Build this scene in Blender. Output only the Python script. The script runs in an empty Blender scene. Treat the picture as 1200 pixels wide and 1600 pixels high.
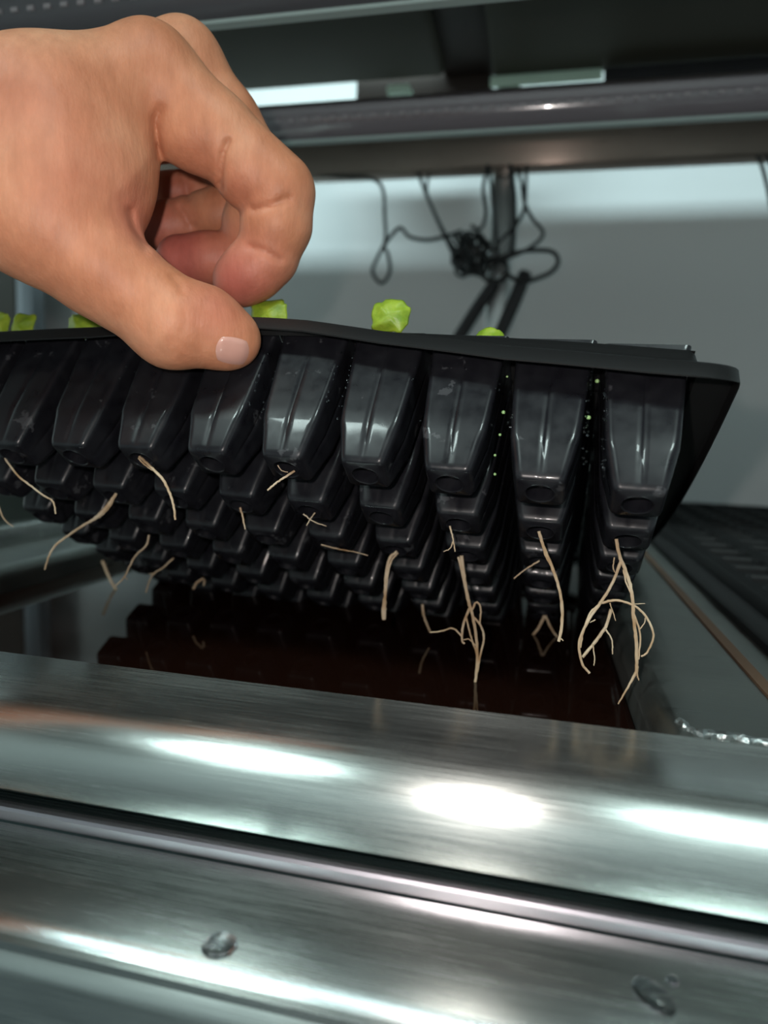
import bpy, bmesh, math, random
import numpy as np
from mathutils import Vector, Matrix

random.seed(7)
COL = bpy.context.scene.collection
SC = bpy.context.scene
EYE = 1.20                       # height of the lens above the floor

# ------------------------------------------------------------------ camera
FPX = 1068.17
CR = np.array((0.9742707, 0.22232012, 0.03701841))
CU = np.array((-0.06159176, 0.10463525, 0.99260159))
CF = np.array((-0.21680188, 0.96934268, -0.11563615))
cd = bpy.data.cameras.new('camera')
cam = bpy.data.objects.new('camera', cd); COL.objects.link(cam)
m = Matrix.Identity(4)
for i in range(3):
    m[i][0] = CR[i]; m[i][1] = CU[i]; m[i][2] = -CF[i]
m[2][3] = EYE
cam.matrix_world = m
cd.sensor_fit = 'VERTICAL'; cd.sensor_height = 36.0; cd.sensor_width = 27.0
cd.lens = FPX / 1600 * 36.0
cd.clip_start = 0.01; cd.clip_end = 50
cd.dof.use_dof = True; cd.dof.focus_distance = 0.215; cd.dof.aperture_fstop = 8.0
SC.camera = cam

# ------------------------------------------------------------------ light
SC.view_settings.view_transform = 'Standard'; SC.view_settings.look = 'None'
SC.view_settings.gamma = 1; SC.view_settings.use_curve_mapping = False
SC.view_settings.exposure = 0.0
wd = bpy.data.worlds.new('world'); SC.world = wd; wd.use_nodes = True
wd.node_tree.nodes['Background'].inputs[0].default_value = (0.55, 0.68, 0.70, 1)
wd.node_tree.nodes['Background'].inputs[1].default_value = 0.05
FLASH_W, PANEL_W, WASH_W, BOUNCE_W, SIDE_W = 1.55, 15.0, 38.0, 5.0, 1.5
def lamp(name, kind, loc, power, color=(1, 1, 1), size=(0.1, 0.1), rot=(0, 0, 0), radius=0.01):
    l = bpy.data.lights.new(name, kind); l.energy = power; l.color = color
    if kind == 'AREA':
        l.shape = 'RECTANGLE'; l.size, l.size_y = size
    else:
        l.shadow_soft_size = radius
    o = bpy.data.objects.new(name, l); COL.objects.link(o)
    o.location = (loc[0], loc[1], loc[2] + EYE); o.rotation_euler = rot
    return o
fl = -0.018 * CR + 0.016 * CU - 0.004 * CF
lamp('phone_flash', 'POINT', fl, FLASH_W, (1.0, 0.90, 0.85), radius=0.0035)
for i, x in enumerate((-0.72, 0.50)):
    lamp('ceiling_panel', 'AREA', (x, -0.75, 1.38), PANEL_W, (0.80, 1.0, 0.97), (0.32, 0.22))
lamp('wall_wash', 'AREA', (-0.25, 0.25, 1.30), WASH_W, (0.72, 0.97, 1.0), (1.6, 0.10))

lamp('bounce_fill', 'AREA', (0.1, -1.5, 0.6), BOUNCE_W, (0.90, 1.0, 0.97), (1.0, 0.5), (math.radians(-75), 0, 0))  # unseen fill lamp, added to bounce light off the front wall
lamp('side_fill', 'AREA', (-1.9, 0.40, 0.15), SIDE_W, (0.86, 1.0, 0.95), (0.9, 0.9), (0, math.radians(-90), 0))  # unseen soft fill added at left to lift the back wall

# ------------------------------------------------------------------ helpers
def A(px, py, Y):
    """point seen at picture position px,py that stands at depth Y (metres from the lens along the rack)"""
    d = CF + (px - 600) / FPX * CR - (py - 800) / FPX * CU
    return Vector(d / d[1] * Y)
def D(px, py, d):
    """point at picture position px,py and distance d along the lens axis"""
    v = CF + (px - 600) / FPX * CR - (py - 800) / FPX * CU
    return Vector(v * d)
def up(v): return Vector((v[0], v[1], v[2] + EYE))

def link_mesh(name, verts, faces, mat, parent=None, smooth=True, mats=None, fmat=None):
    me = bpy.data.meshes.new(name)
    me.from_pydata([tuple(v) for v in verts], [], faces)
    for mm in (mats or [mat]): me.materials.append(mm)
    if fmat: me.polygons.foreach_set('material_index', fmat)
    if smooth:
        me.polygons.foreach_set('use_smooth', [True] * len(me.polygons)); me.set_sharp_from_angle(angle=math.radians(42))
    me.update()
    o = bpy.data.objects.new(name, me); COL.objects.link(o)
    if parent: o.parent = parent
    return o
def bm_obj(name, bm, mat, parent=None, smooth=False, bevel=0, seg=2):
    me = bpy.data.meshes.new(name); bmesh.ops.recalc_face_normals(bm, faces=bm.faces); bm.to_mesh(me); bm.free()
    me.materials.append(mat)
    o = bpy.data.objects.new(name, me); COL.objects.link(o)
    if parent: o.parent = parent
    if bevel:
        b = o.modifiers.new('bevel', 'BEVEL'); b.width = bevel; b.segments = seg; b.limit_method = 'ANGLE'
    if smooth or bevel: me.polygons.foreach_set('use_smooth', [True] * len(me.polygons))
    return o
def add_box(bm, x0, x1, y0, y1, z0, z1):
    r = bmesh.ops.create_cube(bm, size=1)
    for v in r['verts']:
        v.co = Vector((x0 + (v.co.x + .5) * (x1 - x0), y0 + (v.co.y + .5) * (y1 - y0), z0 + (v.co.z + .5) * (z1 - z0)))
    return r['verts']
def thing(name, label, cat, loc=(0, 0, 0), group=None):
    o = bpy.data.objects.new(name, None); COL.objects.link(o); o.empty_display_size = 0.02
    o.location = loc; o['label'] = label; o['category'] = cat
    if group: o['group'] = group
    return o
def tag(o, label=None, cat=None, group=None, kind=None):
    if label: o['label'] = label
    if cat: o['category'] = cat
    if group: o['group'] = group
    if kind: o['kind'] = kind
    return o
def child(o, root):
    """parents o to root while its mesh keeps world coordinates"""
    o.parent = root
    o.matrix_parent_inverse = Matrix.Translation(root.location).inverted()
    return o
def smooth_path(pts, n=8):
    """Catmull-Rom through the points"""
    P = [Vector(p) for p in pts]; P = [P[0] * 2 - P[1]] + P + [P[-1] * 2 - P[-2]]
    out = []
    for i in range(1, len(P) - 2):
        a, b, c, d = P[i - 1:i + 3]
        for k in range(n):
            t = k / n
            out.append(.5 * ((2 * b) + (c - a) * t + (2 * a - 5 * b + 4 * c - d) * t * t + (3 * b - a - 3 * c + d) * t ** 3))
    out.append(P[-2]); return out
def tube(pts, rad, seg=8, verts=None, faces=None):
    """tube along pts; rad is a number or a list"""
    V = [] if verts is None else verts; Fc = [] if faces is None else faces
    n = len(pts); base = len(V); prev = None
    for i, p in enumerate(pts):
        t = (pts[min(i + 1, n - 1)] - pts[max(i - 1, 0)])
        t = t.normalized() if t.length > 1e-9 else Vector((0, 0, 1))
        if prev is None:
            a = Vector((0, 0, 1)) if abs(t.z) < .9 else Vector((1, 0, 0))
            u = t.cross(a).normalized()
        else:
            u = (prev - t * prev.dot(t)).normalized()
        prev = u; w = t.cross(u); r = rad if isinstance(rad, (int, float)) else rad[i]
        for k in range(seg):
            an = 2 * math.pi * k / seg
            V.append(p + (u * math.cos(an) + w * math.sin(an)) * r)
    for i in range(n - 1):
        for k in range(seg):
            a = base + i * seg + k; b = base + i * seg + (k + 1) % seg
            Fc.append((a, b, b + seg, a + seg))
    Fc.append(tuple(base + k for k in reversed(range(seg)))); Fc.append(tuple(base + (n - 1) * seg + k for k in range(seg)))
    return V, Fc
def loft(rings, closed=True, cap0=False, cap1=False):
    V = []; Fc = []; n = len(rings[0])
    for r in rings: V += [Vector(p) for p in r]
    for i in range(len(rings) - 1):
        for k in range(n if closed else n - 1):
            a = i * n + k; b = i * n + (k + 1) % n
            Fc.append((a, b, b + n, a + n))
    if cap0: Fc.append(tuple(reversed(range(n))))
    if cap1: Fc.append(tuple((len(rings) - 1) * n + k for k in range(n)))
    return V, Fc
def bend(p0, p1, p2, r, n=8):
    """rounded corner p1 of a 2-D profile"""
    a = (Vector(p0) - Vector(p1)).normalized(); b = (Vector(p2) - Vector(p1)).normalized()
    ang = a.angle(b); L = r / math.tan(ang / 2); s = Vector(p1) + a * L; e = Vector(p1) + b * L
    c = Vector(p1) + (a + b).normalized() * (r / math.sin(ang / 2))
    out = []
    v0 = s - c; v1 = e - c; tot = v0.angle(v1); sg = 1 if v0.x * v1.y - v0.y * v1.x > 0 else -1
    for k in range(n + 1):
        t = sg * tot * k / n
        out.append((c.x + v0.x * math.cos(t) - v0.y * math.sin(t), c.y + v0.x * math.sin(t) + v0.y * math.cos(t)))
    return out
def extrude_x(profile, x0, x1, nx=1, closed=True):
    rings = [[(x0 + (x1 - x0) * i / nx, y, z + EYE) for (y, z) in profile] for i in range(nx + 1)]
    return loft(rings, closed, closed, closed)

# ------------------------------------------------------------------ materials
def mat(name, base=(.5, .5, .5), rough=.5, metal=0, **kw):
    mm = bpy.data.materials.new(name); mm.use_nodes = True
    b = mm.node_tree.nodes['Principled BSDF']
    b.inputs['Base Color'].default_value = (*base, 1); b.inputs['Roughness'].default_value = rough
    b.inputs['Metallic'].default_value = metal
    for k, v in kw.items(): b.inputs[k.replace('_', ' ')].default_value = v
    return mm
def nodes(mm):
    nt = mm.node_tree
    return nt, nt.nodes['Principled BSDF'], (lambda t: nt.nodes.new('ShaderNode' + t)), (lambda a, b: nt.links.new(a, b))
def noise_nodes(mm, scale=(1, 1, 1), nscale=10, detail=4, coord='Object', rough=.5):
    nt, b, N, L = nodes(mm)
    tc = N('TexCoord'); mp = N('Mapping'); mp.inputs['Scale'].default_value = scale
    nz = N('TexNoise'); nz.inputs['Scale'].default_value = nscale; nz.inputs['Detail'].default_value = detail
    nz.inputs['Roughness'].default_value = rough
    L(tc.outputs[coord], mp.inputs[0]); L(mp.outputs[0], nz.inputs[0])
    return nz
def ramp(mm, src, stops):
    nt, b, N, L = nodes(mm); r = N('ValToRGB')
    el = r.color_ramp.elements
    while len(el) < len(stops): el.new(.5)
    for e, (p, c) in zip(el, stops): e.position = p; e.color = (*c, 1) if len(c) == 3 else c
    L(src, r.inputs[0]); return r.outputs[0]
def bump(mm, src, strength=.2, dist=.001):
    nt, b, N, L = nodes(mm); bp = N('Bump'); bp.inputs['Strength'].default_value = strength
    bp.inputs['Distance'].default_value = dist
    if b.inputs['Normal'].links:
        L(b.inputs['Normal'].links[0].from_socket, bp.inputs['Normal'])
    L(src, bp.inputs['Height']); L(bp.outputs[0], b.inputs['Normal'])

def brushed(name, base=(.60, .63, .61), rough=.24, axis='X', scratches=True, aniso=.88):
    """stainless sheet polished along one axis, with dust specks and short scratches"""
    mm = mat(name, base, rough, 1.0)
    nt, b, N, L = nodes(mm)
    sc = {'X': (.5, 50, 50), 'Y': (50, .5, 50)}[axis]
    grain = noise_nodes(mm, sc, 60, 5, rough=.75)
    blotch = noise_nodes(mm, (1, 2.5, 2.5), 16, 4)
    r1 = ramp(mm, grain.outputs[0], [(.25, (rough * .75,) * 3), (.75, (rough * 1.35,) * 3)])
    r2 = ramp(mm, blotch.outputs[0], [(.3, (.86,) * 3), (.7, (1.14,) * 3)])
    mu = N('MixRGB'); mu.blend_type = 'MULTIPLY'; mu.inputs[0].default_value = 1
    L(r1, mu.inputs[1]); L(r2, mu.inputs[2]); L(mu.outputs[0], b.inputs['Roughness'])
    bump(mm, grain.outputs[0], .06, .0002)
    col = ramp(mm, grain.outputs[0], [(.3, tuple(c * .92 for c in base)), (.7, tuple(min(1, c * 1.06) for c in base))])
    if scratches:
        vo = N('TexVoronoi'); vo.inputs['Scale'].default_value = 330
        tc = N('TexCoord'); L(tc.outputs['Object'], vo.inputs['Vector'])
        sp = ramp(mm, vo.outputs['Distance'], [(.0, (1,) * 3), (.11, (0,) * 3)])
        ms = noise_nodes(mm, (1, 1, 1), 45, 2)
        mk = ramp(mm, ms.outputs[0], [(.52, (0,) * 3), (.62, (1,) * 3)])
        mm2 = N('MixRGB'); mm2.blend_type = 'MULTIPLY'; mm2.inputs[0].default_value = 1
        L(sp, mm2.inputs[1]); L(mk, mm2.inputs[2])
        cm = N('MixRGB'); L(mm2.outputs[0], cm.inputs[0]); L(col, cm.inputs[1])
        cm.inputs[2].default_value = (.75, .76, .74, 1)
        col = cm.outputs[0]
    L(col, b.inputs['Base Color'])
    b.inputs['Anisotropic'].default_value = aniso
    tg = N('Tangent'); tg.direction_type = 'RADIAL'; tg.axis = 'X' if axis == 'Y' else 'Z'
    # a constant tangent along the brushing
    cv = N('CombineXYZ'); cv.inputs[0 if axis == 'X' else 1].default_value = 1
    nt.nodes.remove(tg); L(cv.outputs[0], b.inputs['Tangent']); b.inputs['Anisotropic Rotation'].default_value = .25
    return mm
M = {}
M['steel'] = brushed('brushed_steel')
M['steel_dull'] = brushed('dull_steel', (.225, .24, .225), .36, 'X', True, .5)
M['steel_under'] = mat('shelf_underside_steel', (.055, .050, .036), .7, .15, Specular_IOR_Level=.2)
M['steel_beam'] = mat('beam_steel', (.22, .17, .145), .30, 1.0)
M['beam_brown'] = mat('brown_painted_beam', (.040, .030, .026), .6, .3, Specular_IOR_Level=.2)
M['rail_brushed'] = brushed('rear_rail_steel', (.30, .235, .20), .30, 'X', False, .95)
M['dark_steel'] = mat('dark_grey_steel', (.20, .22, .24), .35, 1.0)  # darker grey steel for the far-left post
M['plastic'] = mat('black_tray_plastic', (.012, .012, .015), .30)
def _plastic():
    mm = M['plastic']; nt, b, N, L = nodes(mm)
    n1 = noise_nodes(mm, (1, 1, .6), 170, 5)
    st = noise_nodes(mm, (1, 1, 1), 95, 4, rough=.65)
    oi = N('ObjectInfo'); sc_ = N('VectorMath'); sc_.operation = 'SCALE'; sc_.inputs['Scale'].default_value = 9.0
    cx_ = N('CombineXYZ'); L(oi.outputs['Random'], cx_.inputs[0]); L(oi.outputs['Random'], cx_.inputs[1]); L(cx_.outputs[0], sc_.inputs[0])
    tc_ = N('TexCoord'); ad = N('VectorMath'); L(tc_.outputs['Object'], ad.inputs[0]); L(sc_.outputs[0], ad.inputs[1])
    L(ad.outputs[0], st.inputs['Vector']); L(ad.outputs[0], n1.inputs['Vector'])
    pale_patch = ramp(mm, st.outputs[0], [(.635, (0,) * 3), (.66, (1,) * 3)])  # random paler grey patches
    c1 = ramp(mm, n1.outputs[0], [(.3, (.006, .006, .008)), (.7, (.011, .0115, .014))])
    mx = N('MixRGB'); L(pale_patch, mx.inputs[0]); L(c1, mx.inputs[1]); mx.inputs[2].default_value = (.036, .037, .041, 1)
    L(mx.outputs[0], b.inputs['Base Color'])
    rr = ramp(mm, n1.outputs[0], [(.3, (.26,) * 3), (.7, (.42,) * 3)]); L(rr, b.inputs['Roughness'])
    bump(mm, n1.outputs[0], .05, .0005)
    b.inputs['Specular IOR Level'].default_value = .24; b.inputs['Coat Weight'].default_value = .15; b.inputs['Coat Roughness'].default_value = .05
_plastic()
M['plastic_rim'] = mat('tray_rim_plastic', (.009, .0095, .010), .5, 0, Specular_IOR_Level=.25)
bump(M['plastic_rim'], noise_nodes(M['plastic_rim'], (1, 1, 1), 400, 3).outputs[0], .08, .0004)
M['deck'] = mat('tray_deck_plastic', (.008, .0085, .009), .8, 0, Specular_IOR_Level=.15)
M['soil'] = mat('peat_plug', (.018, .013, .010), .9)
bump(M['soil'], noise_nodes(M['soil'], (1, 1, 1), 900, 5).outputs[0], .8, .001)
M['water'] = mat('brown_nutrient_water', (.0085, .0030, .0018), .02, 0, IOR=1.33)
bump(M['water'], noise_nodes(M['water'], (1, 1, 1), 26, 2).outputs[0], .03, .002)
M['root'] = mat('pale_root', (.52, .40, .27), .55)
M['root'].node_tree.nodes['Principled BSDF'].inputs['Subsurface Weight'].default_value = .15
M['root'].node_tree.nodes['Principled BSDF'].inputs['Subsurface Radius'].default_value = (.001, .0007, .0004)
_n = noise_nodes(M['root'], (1, 1, 1), 130, 3)
nodes(M['root'])[3](ramp(M['root'], _n.outputs[0], [(.3, (.33, .20, .10)), (.7, (.56, .46, .33))]), nodes(M['root'])[1].inputs['Base Color'])
M['leaf'] = mat('young_leaf', (.30, .46, .03), .45)
_n = noise_nodes(M['leaf'], (1, 1, 1), 220, 4)
nodes(M['leaf'])[3](ramp(M['leaf'], _n.outputs[0], [(.3, (.16, .27, .015)), (.7, (.32, .43, .035))]), nodes(M['leaf'])[1].inputs['Base Color'])
bump(M['leaf'], _n.outputs[0], .5, .001)
_lb = nodes(M['leaf'])[1]; _lb.inputs['Subsurface Weight'].default_value = .3; _lb.inputs['Subsurface Radius'].default_value = (.001, .002, .0004)
M['cable'] = mat('black_cable', (.010, .012, .013), .45)
M['alu'] = mat('anodised_aluminium', (.50, .47, .52), .32, 1.0)
M['alu_dark'] = mat('dark_finned_aluminium', (.20, .26, .27), .30, 1.0)
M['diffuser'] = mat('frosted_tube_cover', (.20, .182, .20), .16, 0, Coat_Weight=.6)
M['diffuser_dim'] = mat('dimmed_tube_cover', (.085, .085, .095), .30)  # darkened copy of the cover; its colour offsets the nearer flash
M['diode'] = mat('yellow_phosphor_diode', (.36, .34, .36), .4)
M['glass_edge'] = mat('pale_cover_edge', (.42, .52, .50), .25)
M['bead'] = mat('water_bead', (.95, .97, 1.0), .02, 0, Transmission_Weight=1.0, IOR=1.33)
M['weld'] = mat('weld_metal', (.38, .42, .42), .45, 1.0)
bump(M['weld'], noise_nodes(M['weld'], (1, 1, 1), 260, 3).outputs[0], .7, .002)
M['rust'] = mat('brown_sealant', (.10, .055, .03), .6)
M['wall'] = mat('painted_wall', (.66, .67, .67), .85)
bump(M['wall'], noise_nodes(M['wall'], (1, 1, 1), 60, 4).outputs[0], .05, .002)
M['floor'] = mat('dark_epoxy_floor', (.06, .065, .07), .5)
M['ceil'] = mat('grey_ceiling', (.30, .31, .31), .9)
M['pale'] = mat('pale_green_plastic', (.50, .66, .54), .5)
M['post'] = mat('post_steel', (.62, .66, .66), .30, 1.0)
M['green_dots'] = mat('green_speck', (.20, .34, .12), .5)
M['panel'] = mat('dark_brown_panel', (.016, .014, .010), .7)
M['dull_black'] = mat('matte_black', (.012, .012, .014), .6)

# ------------------------------------------------------------------ room
def panel(name, verts, m_):
    o = link_mesh(name, verts, [(0, 1, 2, 3)], m_, smooth=False); o['kind'] = 'structure'; return o
X0, X1, Y0, Y1, Z1 = -2.0, 2.0, -2.4, 0.885, 2.65
panel('floor', [(X0, Y0, 0), (X1, Y0, 0), (X1, Y1, 0), (X0, Y1, 0)], M['floor'])
panel('ceiling', [(X0, Y0, Z1), (X0, Y1, Z1), (X1, Y1, Z1), (X1, Y0, Z1)], M['ceil'])
panel('wall_back', [(X0, Y1, 0), (X1, Y1, 0), (X1, Y1, Z1), (X0, Y1, Z1)], M['wall'])
panel('wall_front', [(X1, Y0, 0), (X0, Y0, 0), (X0, Y0, Z1), (X1, Y0, Z1)], M['wall'])
panel('wall_left', [(X0, Y0, 0), (X0, Y1, 0), (X0, Y1, Z1), (X0, Y0, Z1)], M['wall'])
panel('wall_right', [(X1, Y1, 0), (X1, Y0, 0), (X1, Y0, Z1), (X1, Y1, Z1)], M['wall'])

# ------------------------------------------------------------------ steel rack
# lower rail: folded sheet with a rounded front bend
prof = [(0.153, -0.1125)] + bend((0.153, -0.1125), (0.1155, -0.1125), (0.1130, -0.24), 0.0085, 10) + [(0.1130, -0.24), (0.1145, -0.24)] \
    + [(0.1170, -0.1140), (0.153, -0.1140)]
v, f = extrude_x(prof, -0.60, 0.60)
lower_rail = tag(link_mesh('rack_rail', v, f, M['steel']), 'brushed steel rail along the bottom of the photo, carrying water drops', 'rail')

# ------------------------------------------------------------------ near basin
WATER = -0.091
BX0, BX1, BY0, BY1 = -0.27, 0.036, 0.1805, 0.795
def rrect(x0, x1, y0, y1, r, z, n=6):
    pts = []
    for cx, cy, a0 in ((x1 - r, y1 - r, 0), (x0 + r, y1 - r, 90), (x0 + r, y0 + r, 180), (x1 - r, y0 + r, 270)):
        for k in range(n + 1):
            a = math.radians(a0 + 90 * k / n); pts.append((cx + r * math.cos(a), cy + r * math.sin(a), z + EYE))
    return pts
def basin(name, label, x0, x1, y0, y1, outer0, outer1, ledge, bottom, rim=True, mm=None):
    t = thing(name, label, 'basin', (x0 * .5 + x1 * .5, y0, bottom + EYE), 'basins side by side on the tray tier')
    R = .007; rings = []
    rings.append(rrect(x0 + .012, x1 - .012, y0 + .012, y1 - .012, .004, bottom))
    rings.append(rrect(x0 + .003, x1 - .003, y0 + .003, y1 - .003, .008, bottom + .003))
    rings.append(rrect(x0, x1, y0, y1, .010, bottom + .012))
    for k in range(7):
        a = math.radians(90 * k / 6); o_ = R * (1 - math.cos(a))
        rings.append(rrect(x0 - o_, x1 + o_, y0 - o_ * .2, y1 + o_, .010 + o_, ledge - R + R * math.sin(a)))
    ex = []
    n = len(rings[0])
    for (px, py, pz) in rings[-1]:
        ex.append((px, py, pz))
    # ledge: push the ring out to the basin's outer edge
    out = []
    for (px, py, pz) in ex:
        nx = outer1 if px > (x0 + x1) / 2 else outer0
        ny = y1 + .035 if py > (y0 + y1) / 2 else y0 - .002
        out.append((nx, ny, pz))
    rings.append(out)
    rings.append([(px, py, pz - .012) for (px, py, pz) in out])
    v, f = loft(rings, True, True, False)
    b = link_mesh('pan', v, f, mm or M['steel_dull']); child(b, t)
    return t
near = basin('steel_basin', 'stainless steel basin of dark water under the lifted black tray', BX0, BX1, BY0, BY1, -0.315, 0.0745, -0.0775, -0.135)
LIPZ = -0.0735
prof = [(0.1815, -0.0800), (0.1800, LIPZ - .001), (0.1785, LIPZ)] + bend((0.1785, LIPZ), (0.1425, LIPZ - .0012), (0.1398, -0.0934), 0.0115, 14) \
    + [(0.1398, -0.0932), (0.1401, -0.0938), (0.1412, -0.0934)] + bend((0.1412, -0.0934), (0.1440, LIPZ - .0028), (0.1785, LIPZ - .0016), 0.0100, 8) + [(0.1795, -0.0800)]
v, f = extrude_x(prof, -0.315, 0.0745)
o = child(link_mesh('front_rim', v, f, M['steel']), near); o['label'] = 'brushed rolled steel front rim'
# welds in the right front corner
def blob_strip(name, p0, p1, n, r, m_, root, seed=1):
    rnd = random.Random(seed); V = []; Fc = []
    path = [Vector(p0).lerp(Vector(p1), k / n) + Vector((0, rnd.uniform(-.0008, .0008), rnd.uniform(-.0002, .0002))) for k in range(n + 1)]
    tube([up(p) for p in path], [r * rnd.uniform(.45, 1.25) for _ in path], 8, V, Fc)
    return child(link_mesh(name, V, Fc, m_), root)
blob_strip('weld_bead', (0.0455, 0.1895, -0.0770), (0.0745, 0.1885, -0.0765), 24, .0016, M['weld'], near, 2)
blob_strip('weld_bead', (0.0425, 0.199, -0.0785), (0.0455, 0.1905, -0.0772), 8, .0015, M['weld'], near, 5)
bm = bmesh.new(); add_box(bm, 0.0735, 0.0775, 0.19, 0.82, -0.0835 + EYE, -0.0765 + EYE)
o = child(bm_obj('sealant_seam', bm, M['rust']), near); o['label'] = 'brown sealant seam along the right ledge'
# water
nx, ny = 24, 40
V = [(BX0 + .001 + (BX1 - BX0 - .002) * i / nx, BY0 + .001 + (BY1 - BY0 - .002) * j / ny, WATER + EYE) for j in range(ny + 1) for i in range(nx + 1)]
Fc = [(j * (nx + 1) + i, j * (nx + 1) + i + 1, (j + 1) * (nx + 1) + i + 1, (j + 1) * (nx + 1) + i) for j in range(ny) for i in range(nx)]
tag(link_mesh('nutrient_water', V, Fc, M['water']), 'dark brown nutrient water in the steel basin below the hanging roots', 'water', kind='stuff')

# basin to the left and basin to the right
left_b = basin('steel_basin', 'stainless steel basin at the far left, left of the near basin\'s water', -0.66, -0.365, BY0, BY1, -0.70, -0.325, -0.0765, -0.135)
right_b = basin('steel_basin', 'stainless steel basin at the right holding the flat black tray', 0.112, 0.44, BY0, BY1, 0.0785, 0.48, -0.0775, -0.135)
bm = bmesh.new(); add_box(bm, -0.3235, -0.3165, 0.19, 0.82, -0.098 + EYE, -0.0665 + EYE)
tag(bm_obj('divider_strip', bm, M['steel'], bevel=.001), 'narrow steel divider strip between the near basin and the left basin', 'strip')

# ------------------------------------------------------------------ lifted tray (flexed: raised at the hand, its far rows in the water)
PT = 0.0266
TS = [-0.07677683, 0.23504548, 0.02311186, -0.65948003, 0.01704676, -0.05417421, 1.71271223, 0.93891557, -0.11818114, 0.0318303, 3.83091107,
      0.30594751, 8.92562301, 0.12627437, 0.0249225]
def _rot(a, b, c):
    return np.array(Matrix.Rotation(c, 3, 'Z') @ Matrix.Rotation(b, 3, 'Y') @ Matrix.Rotation(a, 3, 'X'))
TR = _rot(*TS[3:6])
def tray_pt(c, r, w=0.0):
    """column c, row r, w in cell lengths below the tray's top sheet"""
    u = (c - TS[10]) / 4
    dz = PT * (TS[8] * u ** 2 + TS[11] * u * u * r / 4 + TS[13] * u * r / 4 + TS[14] * r * r * u / 16)
    k = TS[9]; v_ = r * TS[7] * PT; ang = k * r
    loc = np.array(((c - 4) * PT, v_ * (1 - ang ** 2 / 6) + w * TS[6] * PT * math.sin(ang), v_ * ang / 2 - w * TS[6] * PT * math.cos(ang) + dz))
    return Vector(np.array(TS[:3]) + TR @ loc)
RC = [-2.2, 1, 2.2, 3.3, 4, 5, 6.5, 8, 9.2]; RW = [.03, .03, -.02, -.06, -.03, .06, .14, .15, .13]
NR = 10                                       # rows built
DECKW = -.08
def flange_w(c, r):
    e = float(np.interp(c, RC, RW))
    t = min(1, max(0, (-.45 - r) / .35)); return e * t
tray = thing('seedling_tray', 'black plastic seedling tray lifted at its front edge by the hand, roots dangling', 'tray', up(tray_pt(3.5, 4.5)))
# deck: frames around the cell mouths
V = []; Fc = []
def dv(c, r, w=DECKW): V.append(up(tray_pt(c, r, w))); return len(V) - 1
grid = {}
for j in range(NR + 1):
    for i in range(11): grid[i, j] = dv(-1.5 + i, -.5 + j)
for j in range(NR):
    for i in range(10):
        c, r = -1 + i, j; h = .46
        q = [dv(c - h, r - h), dv(c + h, r - h), dv(c + h, r + h), dv(c - h, r + h)]
        g = [grid[i, j], grid[i + 1, j], grid[i + 1, j + 1], grid[i, j + 1]]
        for k in range(4): Fc.append((g[k], g[(k + 1) % 4], q[(k + 1) % 4], q[k]))
o = child(link_mesh('deck', V, Fc, M['deck'], smooth=False), tray)
# rim: raised step, broad flange, turned-down lip, all the way round with rounded corners
def rim_ring(ec, er, w, rad, drop=0.0, n=7):
    """rounded rectangle in column/row space at distance ec/er outside the outer cells"""
    c0, c1, r0, r1 = -1.5 - ec, 8.5 + ec, -.5 - er, NR - .5 + er
    pts = []
    def seg(a, b, m_):
        for k in range(m_): pts.append((a[0] + (b[0] - a[0]) * k / m_, a[1] + (b[1] - a[1]) * k / m_))
    def arc(cx, cy, a0):
        for k in range(n):
            a = math.radians(a0 + 90 * k / n); pts.append((cx + rad * math.cos(a), cy + rad * math.sin(a)))
    seg((c0 + rad, r0), (c1 - rad, r0), 40); arc(c1 - rad, r0 + rad, -90)
    seg((c1, r0 + rad), (c1, r1 - rad), 20); arc(c1 - rad, r1 - rad, 0)
    seg((c1 - rad, r1), (c0 + rad, r1), 20); arc(c0 + rad, r1 - rad, 90)
    seg((c0, r1 - rad), (c0, r0 + rad), 20); arc(c0 + rad, r0 + rad, 180)
    out = []
    for (c, r) in pts:
        ww = w + (flange_w(c, r) if ec > .1 or er > .1 else 0)
        out.append(up(tray_pt(c, r, ww)))
    return out
rings = [rim_ring(0, 0, DECKW, .10), rim_ring(.02, .02, DECKW + .01, .14), rim_ring(.05, .05, .01, .18),
         rim_ring(.20, .14, .02, .30), rim_ring(.40, .27, .012, .42), rim_ring(.425, .295, .018, .45), rim_ring(.44, .31, .03, .46), rim_ring(.445, .315, .140, .46),
         rim_ring(.43, .30, .145, .45), rim_ring(.425, .295, .04, .44)]
v, f = loft(rings, True); o = child(link_mesh('rim', v, f, M['plastic_rim']), tray)

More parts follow.
